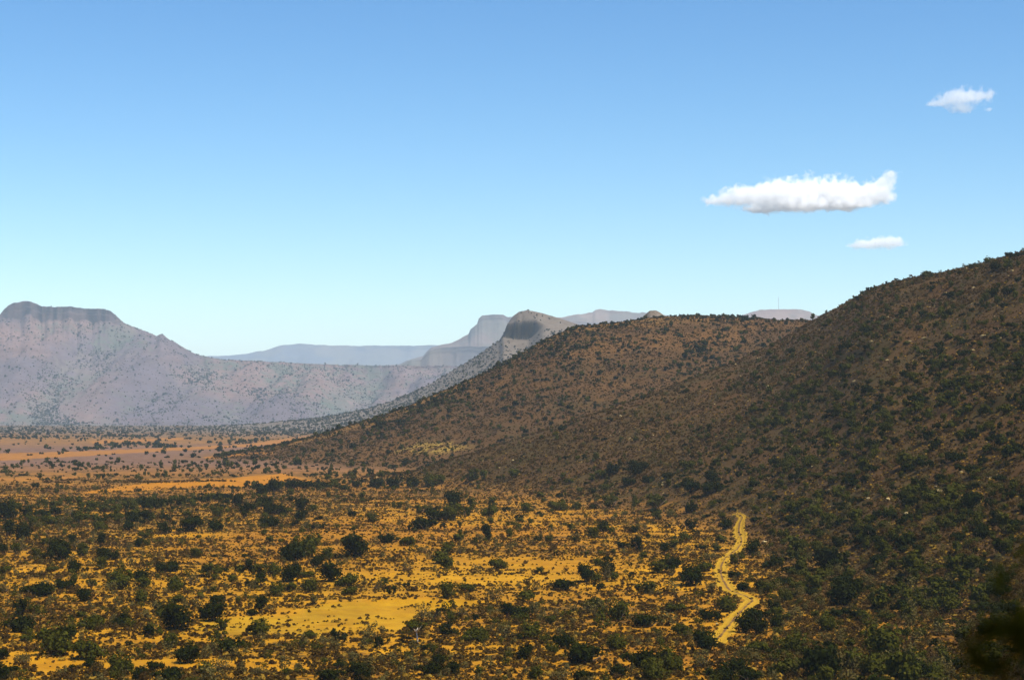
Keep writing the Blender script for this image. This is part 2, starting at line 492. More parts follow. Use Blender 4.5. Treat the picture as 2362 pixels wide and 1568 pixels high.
# ------------------------------------------------------------------ far mesas: skylines at their own distances
def mesa(name, crest, y_foot, y_crest, cliff, nu, ns, mat, soil_c, rock_c, umin, umax, back=900, seed=0, rough=10.0, base_z=-4.0, power=1.35):
    """cliff: curve of the cliff height in picture units; slope, cliff wall with buttresses, top, far side"""
    cv = curve(crest)
    cl = curve(cliff)
    us = np.linspace(umin, umax, nu)
    WT = .812
    s_front = np.concatenate([np.linspace(0, .80, ns), np.linspace(.80, WT, max(10, ns // 6))[1:], np.linspace(WT, 1, max(10, ns // 6))[1:], np.linspace(1, 2, 14)[1:]])
    S, U = np.meshgrid(s_front, us, indexing='ij')
    t = (U - CX) / F
    zc = z_of(cv(U), y_crest)
    wide = np.mean([z_of(cv(U + q), y_crest) - cl(U + q) / F * y_crest for q in np.linspace(-90, 90, 31)], axis=0)
    dz = cl(U) / F * y_crest * (1 + .22 * fbm(U / 16, U * 0 + seed, 113 + seed, 3))
    zt = zc - dz                                              # foot of the cliff
    xw = t * y_crest
    but = fbm(xw / (rough * 6), xw * 0 + seed, 101 + seed, 4)   # buttresses along the wall
    wall = np.clip((S - .80) / (WT - .80), 0, 1)
    Y = np.where(S <= 1, y_foot + (y_crest - y_foot) * S, y_crest + back * (S - 1))
    Y = Y + but * rough * (4.5 if seed == 1 else 1.5) * sstep(S, .70, .79) * (1 - sstep(S, .83, .95))
    X = t * Y
    zs = wide + (zt - wide) * sstep(S, .35, .79)
    slope = base_z + (zs - base_z) * np.clip(S / .80, 0, 1) ** power
    g = fbm(X / (rough * 9), Y / (rough * 40), 131 + seed, 4)
    slope = slope + rough * (3.2 if seed == 1 else 1.7) * g * sstep(S, .03, .35) * (1 - sstep(S, .70, .8))
    tier = .55 * sstep(wall, 0, .3) + .45 * sstep(wall, .62, .95)
    top = zt + dz * .88 * tier + dz * .12 * np.clip((S - WT) / (1 - WT), 0, 1)
    Z = np.where(S <= .80, slope, top)
    Z = Z + rough * .16 * fbm(X / (rough * 1.3), (Y + 2 * Z) / (rough * 1.3), 151 + seed, 3) * sstep(S, .1, .4) * (1 - sstep(S, .985, 1.0) * .5)
    Z = np.where(S > 1, zc * (1 - sstep(S, 1.15, 2)) + base_z * sstep(S, 1.15, 2), Z)
    Vm = np.stack([X, Y, Z], -1).reshape(-1, 3)
    me = mesh_from(name, Vm, grid_faces(*S.shape), M[mat], True)
    n1 = fbm(X / (rough * 22), Y / (rough * 30), 171 + seed, 4)
    n2 = fbm(X / (rough * 1.6), Z / (rough * .9), 181 + seed, 4)
    streak = fbm((X + .35 * Y) / (rough * 10), Y / (rough * 50), 191 + seed, 3)
    warm = sstep(n1 + .6 * n2 * .3, -.35, .35)[..., None]
    sc_ = np.array(soil_c) * ((1 - warm) * np.array([.78, .84, .95]) + warm * np.array([1.25, 1.12, .98]))
    sc_ = sc_ * (1 + .22 * fbm(Z / (rough * .8), X / (rough * 60), 201 + seed, 3) * sstep(S, .25, .7))[..., None]
    wmask = sstep(S, .785, .81) * (1 - sstep(S, WT, WT + .01)) * np.clip(dz / (rough * 2), 0, 1)
    rock = np.array(rock_c) * (1 + .6 * n2[..., None])  # cliff rock, darkened and varied in colour to stand for shadows between buttresses
    colr = .78 * (sc_ + (rock - sc_) * wmask[..., None])
    cov = .46 + .4 * streak + .25 * n1 - .55 * g - .3 * wmask + .06
    add_attr(me, 'soil', np.clip(colr, .01, .8).reshape(-1, 3))
    add_attr(me, 'cover', np.clip(cov, 0, 1).reshape(-1))
    o = tag(link(name, me), kind='structure')
    return o, (X, Y, Z, S, U)
D_CREST = [(-420, 800), (-200, 775), (-60, 752), (0, 733), (8, 722), (16, 713), (30, 706), (50, 700), (64, 701), (78, 705), (95, 712), (130, 715), (160, 714), (200, 718), (230, 718), (252, 724), (265, 733), (275, 743), (285, 752),
           (330, 769), (360, 782), (368, 778), (374, 778), (388, 788), (420, 806), (445, 818), (470, 826), (510, 833), (600, 837), (750, 843), (850, 846), (1000, 846), (1200, 850)]
D_CLIFF = [(-420, 6), (-60, 8), (0, 14), (12, 26), (40, 40), (95, 36), (150, 34), (230, 30), (265, 22), (290, 8), (330, 2), (450, 2), (540, 4), (900, 6), (1200, 7)]
D, Dgrid = mesa('mesa', D_CREST, 5500, 7300, D_CLIFF, 700, 150, 'mesa', (.155, .112, .112), (.075, .056, .058), -420, 1200, 2200, 1, 20.0, base_z=-33)
E_CREST = [(860, 850), (925, 842), (950, 832), (975, 826), (985, 815), (995, 806), (1040, 796), (1060, 788), (1080, 776), (1085, 766), (1100, 753), (1104, 740), (1112, 733), (1160, 732), (1170, 738), (1300, 745), (1500, 760)]
E_CLIFF = [(860, 1), (990, 2), (1040, 2), (1080, 3), (1098, 3), (1106, 14), (1165, 14), (1300, 6)]
mesa('stepped_mesa', E_CREST, 7200, 9500, E_CLIFF, 260, 70, 'far', (.15, .13, .13), (.07, .065, .07), 860, 1500, 1800, 3, 32.0)
E2 = [(870, 856), (925, 843), (948, 834), (970, 832), (980, 822), (990, 812), (1003, 806), (1030, 802), (1080, 801), (1200, 801), (1400, 810)]
E2C = [(870, 1), (950, 2), (985, 10), (1010, 17), (1080, 16), (1300, 14)]
mesa('mesa_ledge', E2, 6600, 8000, E2C, 220, 60, 'far', (.14, .125, .12), (.05, .05, .055), 870, 1400, 1100, 9, 28.0)
F_CREST = [(250, 835), (400, 828), (470, 824), (530, 822), (570, 818), (620, 809), (650, 800), (690, 796), (740, 799), (850, 800), (950, 800), (1040, 798), (1200, 800), (1500, 806)]
F_CLIFF = [(250, 1), (640, 2), (760, 8), (1040, 10), (1500, 10)]
mesa('blue_tableland', F_CREST, 14000, 17000, F_CLIFF, 240, 50, 'far', (.12, .12, .13), (.08, .08, .09), 250, 1500, 4000, 5, 50.0)
G_CREST = [(1250, 742), (1310, 735), (1340, 731), (1366, 726), (1372, 721), (1384, 720), (1420, 724), (1480, 728), (1540, 734), (1620, 745)]
mesa('flat_mesa', G_CREST, 8000, 10000, [(1250, 2), (1360, 4), (1400, 7), (1500, 3)], 160, 50, 'far', (.19, .155, .14), (.10, .09, .09), 1250, 1620, 2000, 6, 32.0)
G2_CREST = [(1640, 748), (1700, 736), (1730, 728), (1752, 721), (1790, 720), (1850, 720), (1866, 724), (1880, 731), (1920, 742), (1980, 752)]
G2, G2grid = mesa('low_mesa', G2_CREST, 7500, 9000, [(1640, 1), (1760, 4), (1850, 4), (1980, 1)], 160, 50, 'far', (.22, .175, .165), (.13, .11, .11), 1640, 1980, 2000, 7, 32.0)

# ------------------------------------------------------------------ haze: the air of the whole valley
m, ns, ls = new_mat('valley_air')
pv = ns.new('ShaderNodeVolumePrincipled')
pv.inputs['Color'].default_value = (.64, .83, 1.0, 1)
pv.inputs['Density'].default_value = 5.2e-5
pv.inputs['Anisotropy'].default_value = 0.0
o = ns.new('ShaderNodeOutputMaterial')
ls.new(pv.outputs[0], o.inputs['Volume'])
hz = bpy.data.meshes.new('haze')
bm = bmesh.new()
bmesh.ops.create_cube(bm, size=1)
bm.to_mesh(hz)
bm.free()
hz.materials.append(m)
ho = link('haze', hz, None, (0, 15500, (620 - 40) / 2))
ho.scale = (28500, 35000, 660)
tag(ho, 'thin bluish haze lying over the whole valley', 'haze', kind='stuff')
m.cycles.homogeneous_volume = True

# ------------------------------------------------------------------ the two-rut track
TRACK = [(1646, 1482), (1662, 1462), (1680, 1440), (1700, 1416), (1722, 1394), (1732, 1385), (1718, 1375), (1695, 1366), (1675, 1354), (1664, 1334), (1660, 1312), (1666, 1294), (1684, 1277), (1702, 1260), (1708, 1244), (1702, 1226), (1704, 1206), (1710, 1194), (1704, 1187), (1694, 1183)]
tp = np.array([ground_hit(u, v)[:2] for u, v in TRACK])
def catmull(P, n):
    out = []
    Q = np.vstack([2 * P[0] - P[1], P, 2 * P[-1] - P[-2]])
    for i in range(1, len(Q) - 2):
        for k in range(n):
            t = k / n
            out.append(.5 * ((2 * Q[i]) + (-Q[i - 1] + Q[i + 1]) * t + (2 * Q[i - 1] - 5 * Q[i] + 4 * Q[i + 1] - Q[i + 2]) * t * t + (-Q[i - 1] + 3 * Q[i] - 3 * Q[i + 1] + Q[i + 2]) * t ** 3))
    return np.array(out + [P[-1]])
tc = catmull(tp, 26)
tan = np.gradient(tc, axis=0)
tan /= np.linalg.norm(tan, axis=1)[:, None] + 1e-9
nor = np.stack([tan[:, 1], -tan[:, 0]], 1)
na = 17
ac = np.linspace(-1, 1, na)
arc = np.concatenate([[0], np.cumsum(np.linalg.norm(np.diff(tc, axis=0), axis=1))])
halfw = (.45 + .55 * np.clip((arc[-1] - arc) / 30, 0, 1)) * (1.45 + .3 * fbm(arc / 9, arc * 0, 203, 2))
edge = .55 * fbm(arc[:, None] / 1.3, ac[None, :] * 2, 205, 3) * np.abs(ac)[None, :] ** 3
off = ac[None, :] * halfw[:, None] + edge
px = tc[:, 0:1] + nor[:, 0:1] * off
py = tc[:, 1:2] + nor[:, 1:2] * off
pz = height(px, py) + .12 - .10 * np.exp(-((np.abs(ac)[None, :] - .5) / .22) ** 2) + .03 * fbm(px * 2, py * 2, 207, 2) - .10 * (np.abs(ac)[None, :] > .99)
me = mesh_from('dirt_track', np.stack([px, py, pz], -1).reshape(-1, 3), grid_faces(len(tc), na), None, True)
add_attr(me, 'across', np.broadcast_to(ac[None, :], px.shape).reshape(-1))
m, ns, ls = new_mat('pale_dusty_track')
pos = ns.new('ShaderNodeNewGeometry').outputs['Position']
acr = node(ns, 'ShaderNodeAttribute', attribute_name='across').outputs['Fac']
n1 = noise(ns, ls, pos, 1.1, 5, .6)
n2 = noise(ns, ls, pos, .35, 4, .6)
mid = maprange(ns, ls, mathn(ns, ls, 'ABSOLUTE', acr, 0), .08, .34, 1, 0)
strip = maprange(ns, ls, mathn(ns, ls, 'MULTIPLY', mid, mathn(ns, ls, 'ADD', n2, .02)), .36, .48)
c = mixc(ns, ls, maprange(ns, ls, n1, .3, .7), (.34, .195, .010), (.26, .14, .007))
c = mixc(ns, ls, strip, c, (.11, .055, .02))
finish(ns, ls, c, .95, n1, .1, .6)
me.materials.append(m)
tag(link('dirt_track', me), kind='structure')
trk = tc

# ------------------------------------------------------------------ plants: crown and scrub prototypes
def quads_mesh(name, C, N, size, mat, aspect=1.6, up=None):
    """leaf clumps: one slim quad each at C, facing N"""
    n = len(C)
    N = N / (np.linalg.norm(N, axis=1)[:, None] + 1e-9)
    rv = rng.normal(size=(n, 3)) if up is None else up
    T = np.cross(N, rv)
    T /= np.linalg.norm(T, axis=1)[:, None] + 1e-9
    B = np.cross(N, T)
    s = np.asarray(size).reshape(-1, 1) * np.ones((n, 1))
    P = np.stack([C - T * s * aspect * .5, C + B * s * .5, C + T * s * aspect * .5, C - B * s * .5], 1).reshape(-1, 3)
    return P, np.arange(4 * n).reshape(n, 4)
def lobes(kind, r):
    L = []
    if kind == 'round':
        L.append((0, 0, .46, .46, .46))
        for k in range(9):
            a = r.uniform(0, 6.28)
            q = r.uniform(.18, .36)
            L.append((q * math.cos(a), q * math.sin(a), r.uniform(.28, .70), r.uniform(.16, .27), r.uniform(.16, .25)))
    elif kind == 'spreading':
        for k in range(14):
            a = r.uniform(0, 6.28)
            q = .46 * math.sqrt(r.uniform(0, 1))
            L.append((q * math.cos(a), q * math.sin(a), r.uniform(.16, .42), r.uniform(.14, .25), r.uniform(.12, .22)))
    elif kind == 'upright':
        for k in range(11):
            a = r.uniform(0, 6.28)
            q = .30 * math.sqrt(r.uniform(0, 1))
            L.append((q * math.cos(a), q * math.sin(a), r.uniform(.22, .95), r.uniform(.15, .24), r.uniform(.17, .28)))
    else:  # ragged
        for k in range(10):
            a = r.uniform(0, 6.28)
            q = .44 * math.sqrt(r.uniform(.05, 1))
            L.append((q * math.cos(a), q * math.sin(a), r.uniform(.2, .62), r.uniform(.10, .20), r.uniform(.10, .20)))
    return L
def crown_mesh(name, kind, seed, nleaf, mat, leaf=.085, core=True):
    r = random.Random(seed)
    L = lobes(kind, r)
    vol = np.array([l[3] ** 2 * l[4] for l in L])
    idx = rng.choice(len(L), nleaf, p=vol ** .75 / np.sum(vol ** .75))
    A = np.array(L)[idx]
    d = rng.normal(size=(nleaf, 3))
    d /= np.linalg.norm(d, axis=1)[:, None]
    rad = np.where(rng.uniform(0, 1, nleaf) < .22, rng.uniform(1.0, 1.42, nleaf), rng.uniform(.70, 1.12, nleaf))[:, None]
    C = A[:, :3] + d * np.stack([A[:, 3], A[:, 3], A[:, 4]], 1) * rad
    C[:, 2] = np.abs(C[:, 2] - .02) + .02
    N = d + .7 * rng.normal(size=(nleaf, 3)) + np.array([0, 0, .25])
    P, Q = quads_mesh(name, C, N, rng.uniform(.6, 1.35, nleaf) * leaf, mat)
    Ps, Qs = [P], [Q]
    if core:
        bm = bmesh.new()
        for l in L:
            ret = bmesh.ops.create_icosphere(bm, subdivisions=1, radius=1)
            for v in ret['verts']:
                k = r.uniform(.5, .76)
                v.co = Vector((l[0] + v.co.x * l[3] * k, l[1] + v.co.y * l[3] * k, max(.0, l[2] + v.co.z * l[4] * k)))
        bm.verts.ensure_lookup_table()
        n0 = len(P)
        Ps.append(np.array([v.co[:] for v in bm.verts]))
        f3 = np.array([[v.index for v in f.verts] for f in bm.faces])
        bm.verts.index_update()
        f3 = np.array([[v.index for v in f.verts] for f in bm.faces]) + n0
        bm.free()
        me = bpy.data.meshes.new(name)
        me.from_pydata(np.vstack(Ps).tolist(), [], Q.tolist() + f3.tolist())
        me.materials.append(mat)
        return me
    return mesh_from(name, P, Q, mat)
def tube(bm, pts, radii, sides=6):
    rings = []
    for i, p in enumerate(pts):
        p = Vector(p)
        a = Vector(pts[min(i + 1, len(pts) - 1)]) - Vector(pts[max(i - 1, 0)])
        q = a.to_track_quat('Z', 'Y')
        rings.append([bm.verts.new(p + q @ Vector((math.cos(k / sides * 6.283) * radii[i], math.sin(k / sides * 6.283) * radii[i], 0))) for k in range(sides)])
    for a, b in zip(rings, rings[1:]):
        for k in range(sides):
            bm.faces.new((a[k], a[(k + 1) % sides], b[(k + 1) % sides], b[k]))
    bm.faces.new(rings[-1])
    bm.faces.new(rings[0][::-1])
def bm_mesh(name, bm, mat, smooth=True):
    me = bpy.data.meshes.new(name)
    bmesh.ops.recalc_face_normals(bm, faces=bm.faces)
    if smooth:
        for f in bm.faces:
            f.smooth = True
    bm.to_mesh(me)
    bm.free()
    me.materials.append(mat)
    return me
def stems_mesh(name, seed, spread, h):
    r = random.Random(seed)
    bm = bmesh.new()
    for k in range(5):
        a = k * 1.257 + r.uniform(-.3, .3)
        e = (spread * math.cos(a), spread * math.sin(a), h * r.uniform(.75, 1))
        mpt = (e[0] * .45, e[1] * .45, e[2] * .5)
        tube(bm, [(e[0] * .08, e[1] * .08, -.06), mpt, e], [.032, .022, .009], 5)
    return bm_mesh(name, bm, M['bark'])
KINDS = ['round', 'spreading', 'upright', 'ragged']
CROWN = {}
for ci, cn in enumerate(('dark', 'olive', 'grey')):
    for ki, k in enumerate(KINDS):
        for q in range(2):
            CROWN[cn, k, q] = crown_mesh('crown_%s_%s' % (cn, k), k, 10 * ci + 3 * ki + q, 780 if cn != 'grey' else 480, M['leaf_' + cn], .075 if cn != 'grey' else .06, core=(cn != 'grey' and k != 'ragged'))
STEMS = {k: stems_mesh('stems_' + k, i, (.3, .42, .22, .4)[i], (.5, .32, .8, .5)[i]) for i, k in enumerate(KINDS)}

# shrubs as they stand in the photograph: (column, foot row, width, colour) per quarter-strip of the picture
STRIPS = {0.0: """60 455 120 d,110 450 90 d,190 440 80 d,270 440 80 d,330 435 70 d,400 425 80 d,480 435 90 g,570 405 70 d,640 405 80 o,730 410 90 o,800 405 80 o,860 400 60 d,1010 385 80 d,1090 380 90 d,1150 370 70 d,1250 365 80 d,1330 360 60 d,
1430 345 60 d,1500 330 80 d,1560 330 80 d,1640 360 80 d,1720 400 90 d,1680 455 90 d,1530 390 50 d,1570 415 40 d,1500 440 80 o,350 495 100 o,450 490 100 g,240 510 80 o,550 490 90 o,700 485 70 d,830 480 90 o,910 480 80 d,1000 475 90 d,1060 475 60 o,1140 460 60 d,
60 580 100 d,165 600 110 d,450 575 40 d,570 570 40 d,640 620 80 g,700 650 80 d,700 530 90 o,890 535 70 d,965 650 70 d,1000 590 70 o,1140 560 100 d,1310 540 130 d,1490 545 90 d,415 745 150 d,300 740 80 o,500 640 70 d,330 640 70 o,720 725 90 d,790 740 90 d,580 720 90 o,260 720 70 o,30 690 80 d,130 690 90 o,
525 830 90 d,600 820 50 d,365 820 70 o,500 840 50 d,40 830 80 o,700 800 80 o,1130 830 90 d,1200 820 80 d,1390 840 45 d,1350 720 70 o,1500 840 70 o,1550 820 60 o,1660 820 80 d,1720 830 80 d,
260 990 150 d,180 970 70 o,460 945 110 d,590 1025 110 d,520 900 70 o,640 920 70 o,840 945 150 o,980 890 100 d,1000 940 90 o,1215 950 110 o,1330 910 100 g,1480 880 50 d,1600 890 60 o,1720 935 80 d,50 960 80 g,
980 1030 90 o,1235 1030 90 o,1380 1000 60 o,1515 1045 110 d,1420 1140 80 d,1470 1160 140 d,1730 1120 80 d,1640 1040 50 o,150 1130 110 d,570 1140 60 d,510 1140 45 o,1100 1090 80 d,1150 1150 120 o,1230 1220 190 d,870 1160 70 d,830 1200 80 d,640 1215 150 o,130 1230 170 d,210 1300 80 o,420 1290 160 d,500 1270 80 o,1030 1270 90 d,1110 1255 50 o,
1520 1220 110 o,1525 1280 90 o,1740 1240 80 d,380 1400 200 o,640 1420 210 o,1180 1340 110 o,1300 1450 150 d,900 1330 60 o,30 1420 90 d,180 1450 120 g,100 1510 70 d,640 1490 80 d,540 1505 80 d,840 1530 170 o,1080 1500 100 d,1540 1500 120 g,30 1560 100 d,980 1560 100 d,1150 1575 150 d""",
590.3: """40 290 120 d,130 270 100 d,250 255 110 d,350 250 100 d,450 250 100 d,700 240 90 d,830 240 120 d,960 240 120 d,1080 240 100 d,1200 235 120 o,1270 215 80 d,1480 195 120 o,1560 195 80 o,60 370 110 d,255 355 70 d,320 400 110 d,130 430 120 d,200 425 90 o,310 470 90 d,400 410 60 d,435 465 50 d,100 510 130 d,100 620 60 d,60 570 50 d,320 560 50 d,340 515 60 g,730 330 60 d,660 455 60 o,800 480 80 o,990 385 60 d,
1350 380 130 d,1490 390 70 d,1140 420 90 o,1160 530 140 d,1240 470 150 d,1350 470 130 o,1290 525 50 d,1440 440 100 o,1600 440 110 o,1610 490 50 d,1610 380 70 d,1720 420 60 d,1070 540 70 d,900 620 110 d,1040 640 100 o,690 720 160 d,640 640 90 o,270 740 180 d,400 660 110 o,330 720 150 o,420 790 90 d,490 740 90 o,1150 690 80 g,1320 690 80 o,1400 700 60 g,1390 610 70 d,1590 600 100 d,1740 590 60 d,
30 840 100 o,130 840 100 o,240 890 130 d,340 860 90 o,40 920 90 d,520 890 140 d,620 920 130 o,640 980 100 o,150 990 100 o,370 965 100 o,230 960 90 o,840 940 70 g,900 920 60 d,1040 815 80 g,930 750 60 g,1320 1000 110 o,1665 800 110 o,1310 800 90 o,1200 735 60 g,1460 960 100 o,1640 1020 120 g,
40 1110 110 d,40 1250 130 o,570 1300 110 d,480 1315 90 g,770 1320 80 o,850 1345 80 d,1145 1145 110 g,1415 1130 70 g,1520 1160 60 d,1725 1140 100 d,1320 1220 80 d,1510 1300 160 o,1690 1240 80 g,1140 1360 60 d,1220 1390 80 o,1300 1400 70 d,380 1275 90 o,550 1570 150 d,720 1575 150 d,1190 1530 150 d,1260 1460 90 d,1350 1530 110 d,215 1530 60 d,30 1530 100 g,150 1350 60 g""",
1180.6: """20 180 80 d,100 415 90 o,320 400 110 o,440 395 70 d,360 365 60 d,550 205 60 d,700 150 130 d,620 165 100 o,850 160 110 d,900 120 110 d,1060 185 90 d,1200 115 130 o,1370 205 100 d,1160 245 70 d,1240 270 120 d,1360 290 150 d,800 230 90 d,940 215 90 d,680 380 120 o,560 390 60 d,1000 380 150 o,1230 405 100 d,1370 380 70 d,1090 435 60 d,1000 465 80 o,1330 450 50 d,1440 460 60 d,1210 530 100 d,1460 530 90 d,820 550 80 d,620 545 80 d,1070 525 50 d,900 540 60 g,410 540 60 d,550 590 80 o,1190 600 90 o,250 615 60 d,180 610 50 d,430 615 60 o,760 665 80 d,850 680 90 d,1040 700 80 d,900 725 60 d,690 700 40 d,1285 675 60 d,1395 680 50 d,1110 655 70 o,1350 740 90 g,
1090 790 130 d,185 835 60 d,590 780 60 d,510 890 130 d,650 855 120 d,650 890 100 g,820 865 70 o,370 950 140 d,1225 915 140 d,1000 830 100 o,1310 820 100 o,870 960 60 d,940 970 100 o,550 1075 130 o,730 1155 150 o,930 1200 140 d,1110 1100 110 o,600 1125 50 d,260 1180 80 o,20 1135 80 d,1350 960 90 g,1530 860 80 d,1540 770 90 o,1640 700 100 d,1590 950 100 d,1690 960 80 d,1350 1165 120 d,1470 1095 130 o,1590 1240 120 d,1680 1160 150 d,1690 1250 110 d,1180 1260 130 o,
130 1280 140 o,350 1340 140 d,270 1380 80 o,20 1290 80 d,80 1420 110 d,520 1450 220 d,720 1360 130 o,870 1480 200 d,1050 1430 120 o,1330 1370 150 d,500 1570 110 d,720 1540 120 d,960 1570 160 o,1300 1480 120 g,1500 1500 150 d,1420 1575 170 d,1620 1575 160 d,160 1570 100 o,330 1560 120 g,1090 1520 150 o,1670 1380 150 o""",
1770.9: """130 130 130 o,270 110 120 o,520 40 80 d,180 200 110 d,330 180 100 o,450 210 110 o,560 230 100 d,970 140 110 d,900 60 80 d,1050 80 80 d,1280 60 150 d,1470 80 100 d,1180 200 90 d,540 320 60 d,340 360 60 d,250 350 80 o,150 390 110 o,570 360 80 d,950 375 140 d,1260 410 150 o,1390 400 140 d,950 460 70 d,710 500 60 d,630 530 70 d,440 500 130 o,120 590 60 d,690 620 110 d,480 660 90 d,340 660 90 o,400 800 170 d,330 700 80 o,30 590 60 d,50 800 90 d,960 790 110 d,860 800 80 o,740 780 90 d,790 720 120 o,1030 700 80 d,910 690 80 d,1490 840 100 d,1200 950 120 d,100 915 90 d,510 940 110 d,230 970 100 o,990 900 90 o,510 1050 200 d,1250 1010 100 d,110 1030 100 o,30 1080 90 d,770 1050 80 o,50 1210 90 d,310 1150 70 d,800 1150 90 o,390 1230 120 o,870 1280 110 d,180 1380 140 o,410 1370 80 d,30 1400 80 d,780 1410 220 o,1450 1270 80 d,1270 1480 120 d,350 1565 250 d,100 1530 200 o,720 1540 180 o,1020 1560 150 d,1130 1540 120 o,1400 800 100 o,1450 600 110 d,1560 480 90 d,1560 980 110 d,1430 1080 100 o,1620 700 100 o"""}
spots = []
for offu, txt in STRIPS.items():
    for item in txt.replace('\n', '').split(','):
        a, b, c_, k = item.split()
        spots.append((offu + float(a) / 2.978, 1041.3 + float(b) / 2.978, float(c_) / 2.978, k))
# shrubs that stand out on the right hill and its skyline: (u, v, width)
for a, b, c_ in ((1440, 434, 62), (1515, 428, 34), (1685, 410, 38), (1770, 402, 62), (1880, 352, 52), (2040, 306, 60), (2250, 256, 90), (1095, 502, 42), (985, 528, 32), (940, 552, 62), (870, 600, 48), (795, 638, 38), (410, 832, 58),
                 (1520, 492, 52), (1490, 574, 80), (1195, 655, 62), (945, 872, 56), (1665, 785, 92), (1690, 524, 60), (2110, 370, 100), (2230, 360, 90), (2320, 470, 70), (2220, 590, 110), (2080, 610, 100), (1680, 620, 100), (780, 730, 70), (1275, 745, 52), (1610, 890, 60), (1380, 915, 60), (2160, 840, 60), (2010, 880, 60)):
    spots.append((1771 + a / 4.0, 531.3 + b / 4.0, c_ / 4.0, 'd'))
plants = []
for (u, v, wd, k) in spots:
    if 1041 < v < 1200:
        wd = wd * (.72 + .28 * (v - 1041) / 159)
    x, Y, z = ground_hit(u, v)
    if np.min(np.hypot(trk[:, 0] - x, trk[:, 1] - Y)) < 1.6:
        x += 2.2 if u > 1690 else -2.2
        z = float(height(np.array([x]), np.array([Y]))[0])
    plants.append(dict(u=u, v=v, wd=wd * 1.06, k=k, x=x, Y=Y, z=z, size=wd * 1.06 / F * Y))
green = sorted([p for p in plants if p['k'] != 'g'], key=lambda p: -p['wd'])
extra_small = green[300:]
green = green[:300]
grey = [p for p in plants if p['k'] == 'g']

ORD = ['first', 'second', 'third', 'fourth', 'fifth', 'sixth', 'seventh', 'eighth', 'ninth', 'tenth', 'eleventh', 'twelfth', 'thirteenth', 'fourteenth', 'fifteenth', 'sixteenth', 'seventeenth', 'eighteenth', 'nineteenth', 'twentieth']
def zone(p):
    u, v = p['u'], p['v']
    if v < 1040:
        if v < 700 and u > 2070: return 'on the right hill skyline'
        if v < 745 and u > 1860: return 'on the right hill shoulder'
        return 'on the right hill slope'
    row = ('in the far bush belt' if v < 1150 else 'in the back bush belt' if v < 1205 else 'on the middle flat' if v < 1290 else 'behind the clay pan' if v < 1380 else 'level with the clay pan' if v < 1475 else 'near the bottom edge')
    cl = ('by the left edge' if u < 200 else 'at the left' if u < 400 else 'left of centre' if u < 640 else 'in the left middle' if u < 860 else 'in the middle' if u < 1120 else 'right of the middle' if u < 1360 else 'well left of the track' if u < 1560 else 'beside the sandy track' if u < 1780 else 'just right of the track' if u < 1960 else 'towards the right edge')
    return row + ' ' + cl
def shape_for(p, i):
    if p['v'] < 1185 and p['v'] > 1041:
        return ['spreading', 'round', 'spreading', 'ragged'][i % 4]
    if p['wd'] > 45:
        return ['round', 'spreading', 'round', 'spreading'][i % 4]
    return ['round', 'spreading', 'upright', 'ragged', 'round', 'spreading', 'round'][i % 7]
def place_plants(lst, base, catg, colour_words, grp):
    cells = {}
    for i, p in enumerate(lst):
        p['shape'] = shape_for(p, i)
        cells.setdefault((zone(p), p['k']), []).append(p)
    for key, ps in cells.items():
        ps.sort(key=lambda p: p['u'])
        for j, p in enumerate(ps):
            p['ord'] = 'only {} one' if len(ps) == 1 else ORD[min(j, 19)] + ' {} one from left'
    for i, p in enumerate(lst):
        s = p['size']
        root = bpy.data.objects.new(base[p['k']], None)
        col.objects.link(root)
        root.empty_display_size = .2
        root.location = (p['x'], p['Y'], p['z'] - .03 * s)
        root.rotation_euler = (0, 0, rng.uniform(0, 6.28))
        hh = {'round': .98, 'spreading': 1.05, 'upright': .95, 'ragged': 1.05}[p['shape']] * rng.uniform(.88, 1.12)
        root.scale = (s, s * rng.uniform(.85, 1.15), s * hh)
        word = {'round': 'rounded', 'spreading': 'spreading', 'upright': 'upright', 'ragged': 'ragged'}[p['shape']]
        tag(root, '%s %s, %s %s' % (word, catg, p['ord'].format(colour_words[p['k']]), zone(p).replace('the ', '')), catg, grp)
        cn = {'d': 'dark', 'o': 'olive', 'g': 'grey'}[p['k']]
        link('foliage', CROWN[cn, p['shape'], i % 2], root)
        link('stems', STEMS[p['shape']], root)
place_plants(green, {'d': 'evergreen_shrub', 'o': 'olive_shrub'}, 'shrub', {'d': 'dark green', 'o': 'olive green'}, 'large shrubs scattered over the valley floor and the right hill')
place_plants(grey, {'g': 'grey_bush'}, 'bush', {'g': 'pale grey-green'}, 'pale bushes among the dark shrubs')

# ------------------------------------------------------------------ small trees
def small_tree(name, u, v, hpx, lean, crown_px, label, dead=False, seed=0, crown_kind='spreading'):
    x, Y, z = ground_hit(u, v)
    k = Y / F
    r = random.Random(seed)
    root = bpy.data.objects.new(name, None)
    col.objects.link(root)
    root.location = (x, Y, z - .05)
    tag(root, label, 'tree')
    hgt, ln, cw = hpx * k, lean * k, crown_px * k
    bm = bmesh.new()
    p1 = (ln * .15, .05, hgt * .3)
    p2 = (ln * .55, .1, hgt * .6)
    p3 = (ln, 0, hgt * .85)
    tube(bm, [(0, 0, -.1), p1, p2, p3], [.16, .12, .09, .05], 7)
    for q in range(5):
        a = q * 1.3 + r.uniform(0, .6)
        e = (ln + cw * .35 * math.cos(a), cw * .35 * math.sin(a), hgt * r.uniform(.85, 1.02))
        tube(bm, [p2, ((p2[0] + e[0]) / 2, (p2[1] + e[1]) / 2, (p2[2] + e[2]) / 2 + .1), e], [.06, .045, .015], 5)
    link('trunk', bm_mesh('trunk', bm, M['deadwood'] if dead else M['bark']), root)
    me = CROWN['olive' if dead else 'dark', crown_kind, 0]
    c = link('crown', me, root, (ln, 0, hgt * .72))
    c.scale = (cw, cw, cw * .62)
    return root
